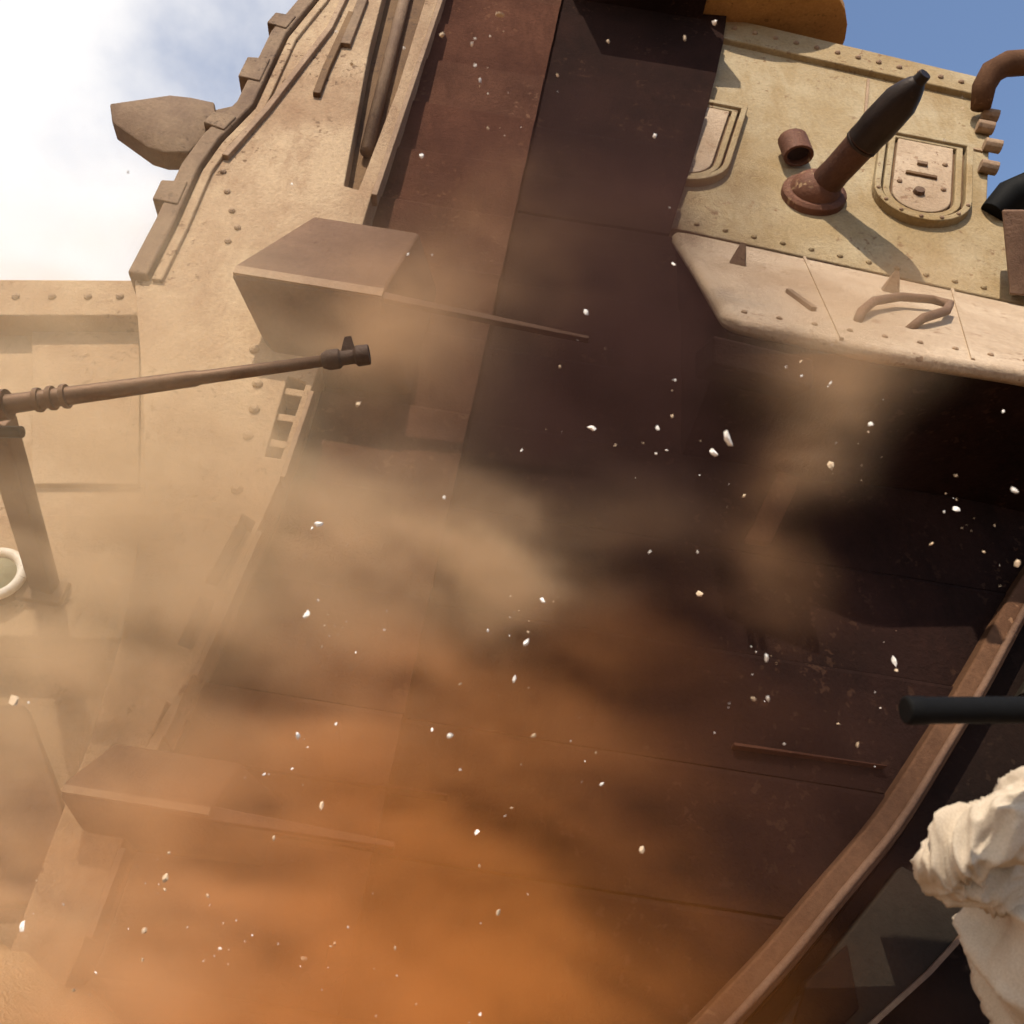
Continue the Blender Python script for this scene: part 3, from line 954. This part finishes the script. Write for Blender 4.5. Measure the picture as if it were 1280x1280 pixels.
slv = cloth_tube([P(1430, 1005, PD + .12), P(1335, 1055, PD + 0.04), P(1250, 1082, PD - .0), P(1196, 1090, PD - .04), P(1176, 1084, PD - .06), P(1210, 1058, PD - .10), P(1285, 1016, PD - .17), P(1365, 962, PD - .24)],
                 [.15, .125, .10, .075, .06, .082, .075, .05], amp=0.040, seed=2.0)
slv.build('sleeve', M['cloth'], person, smooth=True)
tun = cloth_tube([P(1440, 975, PD + .12), P(1375, 1040, PD + .10), P(1352, 1120, PD + .06), P(1345, 1210, PD + .04), P(1372, 1310, PD + .06), P(1385, 1440, PD + .08)],
                 [.10, .19, .26, .26, .235, .27], amp=0.055, seed=7.3)
tun.build('tunic', M['cloth'], person, smooth=True)

# ------------------------------------------------------------------ gun held at the right
r0, r1 = P(1131, 888, 2.25), P(1560, 886, 2.35)
rifle = thing('rifle', P(1400, 888, 2.3), 'thick black gun barrel pointing left above the cream sleeve', 'gun')
rd = (r1 - r0).normalized()


def rl(f):
    return r0 + rd * f


MB().tube([rl(0.0), rl(0.004), rl(0.05), rl(0.055), rl(0.45)], [0.030, 0.036, 0.036, 0.034, 0.034], 20).build('barrel', M['black'], rifle, 0.003)
MB().tube([rl(0.40), rl(0.42), rl(0.62), rl(0.64)], [0.036, 0.048, 0.048, 0.036], 18).build('fore_grip', M['black'], rifle)
ru = UP; rs = rd.cross(ru)
MB().hull([rl(x) + ru * y + rs * z for x in (.62, .95) for y in (-.05, .05) for z in (-.03, .03)]).build('receiver', M['black'], rifle, 0.006)
MB().hull([rl(x) + ru * y + rs * z for x, y in ((.78, -.04), (.86, -.04), (.84, -.16), (.90, -.16)) for z in (-.018, .018)]).build('grip', M['black'], rifle, 0.006)
MB().hull([rl(x) + ru * y + rs * z for x, y in ((.95, .03), (.95, -.03), (1.2, .02), (1.2, -.11)) for z in (-.02, .02)]).build('stock', M['black'], rifle, 0.006)

# ------------------------------------------------------------------ flying grit
chip_meshes = []
for k in range(5):
    bm = bmesh.new()
    bmesh.ops.create_icosphere(bm, subdivisions=1, radius=1)
    for v in bm.verts:
        v.co *= R.uniform(0.5, 1.25)
        v.co.z *= 0.65
        v.co.x *= 1.0 + 0.1 * k
    me = bpy.data.meshes.new('grit_chip'); bm.to_mesh(me); bm.free()
    me.materials.append(M['chip'] if k < 3 else M['chip_tan'])
    chip_meshes.append(me)
spots = [(740, 535, 9), (910, 548, 11), (892, 566, 9), (1038, 582, 8), (1088, 530, 6), (733, 390, 7), (818, 170, 6), (625, 18, 6), (527, 195, 6), (552, 44, 6), (590, 55, 4), (594, 82, 4), (600, 100, 5),
         (610, 160, 4), (697, 94, 5), (760, 52, 5), (856, 48, 5), (893, 28, 6), (1118, 827, 9), (958, 822, 7), (960, 873, 6), (942, 874, 5), (1072, 931, 5), (875, 742, 7), (802, 1062, 7), (752, 980, 5),
         (643, 849, 6), (658, 803, 7), (678, 750, 6), (660, 790, 4), (610, 788, 5), (562, 920, 8), (540, 912, 5), (667, 920, 5), (596, 1040, 7), (623, 1141, 6), (383, 768, 6), (398, 655, 9), (390, 660, 5),
         (448, 505, 6), (510, 318, 5), (372, 920, 7), (402, 1008, 7), (330, 968, 4), (342, 1048, 5), (207, 1098, 6), (206, 1112, 4), (260, 1120, 5), (180, 1163, 6), (178, 1200, 5), (275, 1186, 5), (380, 1198, 6),
         (418, 1180, 5), (92, 1238, 5), (18, 875, 8), (28, 1158, 8), (1196, 636, 9), (1164, 680, 5), (1230, 690, 4), (1272, 704, 7), (1268, 613, 6), (1180, 640, 4), (1254, 514, 4), (844, 475, 5), (822, 535, 5),
         (842, 330, 5), (840, 520, 4), (820, 567, 4), (1002, 452, 5), (1038, 479, 5), (1002, 470, 5), (652, 563, 4), (700, 458, 4), (555, 622, 5), (575, 855, 4), (420, 905, 5), (575, 962, 4), (640, 1010, 4),
         (494, 1185, 4), (520, 1255, 4), (470, 1270, 5), (600, 1268, 4), (215, 1290, 5), (1120, 838, 4), (1048, 905, 4), (980, 930, 4), (872, 690, 4), (812, 690, 4), (930, 620, 4), (1180, 175, 4), (160, 215, 4),
         (420, 40, 4), (440, 80, 4), (365, 230, 4), (505, 60, 4)]
for _ in range(150):
    cx, cy, _r = R.choice(spots)
    spots.append((cx + R.gauss(0, 26), cy + R.gauss(0, 26), R.choice((1.3, 1.6, 2.0, 2.4, 3.2))))
for x, y, s_ in spots:
    d = R.uniform(2.3, 3.6)
    o = bpy.data.objects.new('grit_chip', R.choice(chip_meshes))
    COL.objects.link(o)
    o.location = P(x, y, d)
    sz = 0.5 * s_ * d / FPX * (1.35 if s_ >= 6 else 1.0)
    o.scale = (sz * R.uniform(.8, 1.3), sz * R.uniform(.8, 1.2), sz)
    o.rotation_euler = (R.uniform(0, 6), R.uniform(0, 6), R.uniform(0, 6))
    o['label'] = 'tiny pale sunlit chip of grit flying through the dusty air'
    o['category'] = 'grit chip'
    o['group'] = 'flying chips of grit in front of the ramp'


# ------------------------------------------------------------------ dust in the air
BLOBS = [  # px, py, depth, radii in metres, density, shares of tan / orange / brown dust
    (80, 820, 4.5, (1.3, 0.8, 1.1), 0.68, (.9, .1, 0)),
    (140, 540, 4.9, (1.1, 0.7, 1.1), 0.50, (.95, .05, 0)),
    (420, 690, 4.7, (1.1, 0.5, 0.34), 0.85, (.75, .25, 0)),
    (640, 715, 4.7, (0.30, 0.3, 0.24), 2.2, (.8, .2, 0)),
    (510, 420, 5.4, (0.50, 0.5, 0.34), 0.85, (.65, .35, 0)),
    (600, 340, 6.2, (0.8, 0.6, 0.40), 0.34, (.6, .4, 0)),
    (600, 180, 6.8, (0.9, 0.8, 1.1), 0.28, (0.05, 0.2, .75)),
    (420, 1230, 3.6, (1.1, 0.7, 0.5), 1.1, (.08, .92, 0)),
    (330, 970, 4.1, (1.1, 0.6, 0.5), 0.50, (.2, .8, 0)),
    (640, 900, 4.2, (0.65, 0.5, 0.6), 0.36, (.1, .7, .2)),
    (1015, 520, 4.7, (0.17, 0.30, 0.30), 1.3, (.7, .3, 0)),
    (965, 640, 4.6, (0.20, 0.30, 0.48), 0.42, (.4, .5, .1)),
    (1080, 430, 4.7, (0.50, 0.4, 0.24), 0.60, (.6, .3, .1)),
    (60, 1230, 3.4, (0.8, 0.5, 0.35), 0.9, (.85, .15, 0)),
    (720, 500, 5.2, (1.2, 0.8, 1.0), 0.50, (0, .03, .97)),
    (900, 1000, 4.0, (1.0, 0.6, 0.9), 0.22, (0, .1, .9)),
    (820, 330, 6.2, (0.6, 0.8, 0.8), 0.65, (0, .0, 1)),
]


def dust_volume(name, share, color, lo, hi, res, label):
    """Billowing dust as a voxel grid: soft clumps broken up by noise, filled by a pale volume."""
    m = bpy.data.materials.new(name + '_air')
    m.use_nodes = True
    t = m.node_tree
    t.nodes.remove(t.nodes['Principled BSDF'])
    pv = t.nodes.new('ShaderNodeVolumePrincipled')
    pv.inputs['Density'].default_value = 1.0
    pv.inputs['Density Attribute'].default_value = 'density'
    pv.inputs['Color'].default_value = (*color, 1)
    pv.inputs['Anisotropy'].default_value = DUST_G
    t.links.new(pv.outputs[0], t.nodes['Material Output'].inputs['Volume'])

    g = bpy.data.node_groups.new(name + '_field', 'GeometryNodeTree')
    g.interface.new_socket('Geometry', in_out='OUTPUT', socket_type='NodeSocketGeometry')
    N, Lk = g.nodes.new, g.links.new
    go = N('NodeGroupOutput')
    pos = N('GeometryNodeInputPosition').outputs[0]
    nz = N('ShaderNodeTexNoise')
    nz.inputs['Scale'].default_value = 0.9
    nz.inputs['Detail'].default_value = 2
    Lk(pos, nz.inputs['Vector'])
    wp = N('ShaderNodeVectorMath'); wp.operation = 'SUBTRACT'
    Lk(nz.outputs[1], wp.inputs[0]); wp.inputs[1].default_value = (.5, .5, .5)
    ws = N('ShaderNodeVectorMath'); ws.operation = 'MULTIPLY_ADD'
    Lk(wp.outputs[0], ws.inputs[0]); ws.inputs[1].default_value = (0.8, 0.8, 0.8)
    Lk(pos, ws.inputs[2])
    tot = None
    for px, py, d, r, k, shares in BLOBS:
        kk = k * shares[share]
        if kk < 0.02:
            continue
        c = P(px, py, d)
        mp = N('ShaderNodeVectorMath'); mp.operation = 'SUBTRACT'
        Lk(ws.outputs[0], mp.inputs[0]); mp.inputs[1].default_value = c
        dv = N('ShaderNodeVectorMath'); dv.operation = 'DIVIDE'
        Lk(mp.outputs[0], dv.inputs[0]); dv.inputs[1].default_value = r
        dt = N('ShaderNodeVectorMath'); dt.operation = 'DOT_PRODUCT'
        Lk(dv.outputs[0], dt.inputs[0]); Lk(dv.outputs[0], dt.inputs[1])
        ng = N('ShaderNodeMath'); ng.operation = 'MULTIPLY'
        Lk(dt.outputs['Value'], ng.inputs[0]); ng.inputs[1].default_value = -1
        ex = N('ShaderNodeMath'); ex.operation = 'EXPONENT'
        Lk(ng.outputs[0], ex.inputs[0])
        a = N('ShaderNodeMath'); a.operation = 'MULTIPLY_ADD'
        Lk(ex.outputs[0], a.inputs[0]); a.inputs[1].default_value = kk
        a.inputs[2].default_value = 0.0
        if tot is not None:
            Lk(tot, a.inputs[2])
        tot = a.outputs[0]
    # streaky wisps drawn out along the draught, times rounder billows
    ro = N('ShaderNodeVectorRotate')
    ro.rotation_type = 'AXIS_ANGLE'
    ro.inputs['Axis'].default_value = FWD
    ro.inputs['Angle'].default_value = math.radians(-17)
    Lk(ws.outputs[0], ro.inputs['Vector'])
    sc_ = N('ShaderNodeVectorMath'); sc_.operation = 'MULTIPLY'
    Lk(ro.outputs[0], sc_.inputs[0]); sc_.inputs[1].default_value = (0.55, 1.0, 2.1)

    def layer(vec, scale, detail, lo_, hi_, a_, b_):
        sh = N('ShaderNodeTexNoise')
        sh.inputs['Scale'].default_value = scale
        sh.inputs['Detail'].default_value = detail
        sh.inputs['Roughness'].default_value = 0.6
        Lk(vec, sh.inputs['Vector'])
        rm_ = N('ShaderNodeMapRange')
        rm_.inputs['From Min'].default_value = lo_; rm_.inputs['From Max'].default_value = hi_
        rm_.inputs['To Min'].default_value = a_; rm_.inputs['To Max'].default_value = b_
        Lk(sh.outputs[0], rm_.inputs['Value'])
        return rm_.outputs[0]

    l1 = layer(sc_.outputs[0], 1.9, 6, 0.38, 0.66, 0.05, 2.5)
    l2 = layer(ws.outputs[0], 1.3, 4, 0.36, 0.62, 0.35, 1.6)
    rm = N('ShaderNodeMath'); rm.operation = 'MULTIPLY'
    Lk(l1, rm.inputs[0]); Lk(l2, rm.inputs[1])
    mu = N('ShaderNodeMath'); mu.operation = 'MULTIPLY'
    Lk(tot, mu.inputs[0]); Lk(rm.outputs[0], mu.inputs[1])
    th = N('ShaderNodeMath'); th.operation = 'SUBTRACT'; th.use_clamp = False
    Lk(mu.outputs[0], th.inputs[0]); th.inputs[1].default_value = 0.012
    mxn = N('ShaderNodeMath'); mxn.operation = 'MAXIMUM'
    Lk(th.outputs[0], mxn.inputs[0]); mxn.inputs[1].default_value = 0.0
    vc = N('GeometryNodeVolumeCube')
    Lk(mxn.outputs[0], vc.inputs['Density'])
    vc.inputs['Min'].default_value = lo
    vc.inputs['Max'].default_value = hi
    for k_, ax in enumerate('XYZ'):
        vc.inputs['Resolution ' + ax].default_value = max(8, int((hi[k_] - lo[k_]) / res))
    sm = N('GeometryNodeSetMaterial')
    sm.inputs['Material'].default_value = m
    Lk(vc.outputs[0], sm.inputs['Geometry'])
    Lk(sm.outputs[0], go.inputs[0])
    vd = bpy.data.volumes.new(name)
    vd.materials.append(m)
    o = bpy.data.objects.new(name, vd)
    md = o.modifiers.new('field', 'NODES')
    md.node_group = g
    o['kind'] = 'stuff'
    o['label'] = label
    COL.objects.link(o)
    return o


DUST_G = -0.1
dust_volume('dust', 0, (0.93, 0.72, 0.47), (-4.4, 2.5, 0.0), (2.6, 7.2, 5.4), 0.07, 'pale tan dust drifting across the hull and the ramp')
dust_volume('dust', 1, (0.82, 0.295, 0.058), (-2.6, 2.5, 0.0), (2.6, 7.6, 5.4), 0.07, 'orange brown dust billowing up from the foot of the ramp')
dust_volume('dust', 2, (0.10, 0.052, 0.044), (-1.6, 2.8, 0.0), (3.2, 8.2, 7.6), 0.09, 'dark brown dust hanging in front of the upper ramp')
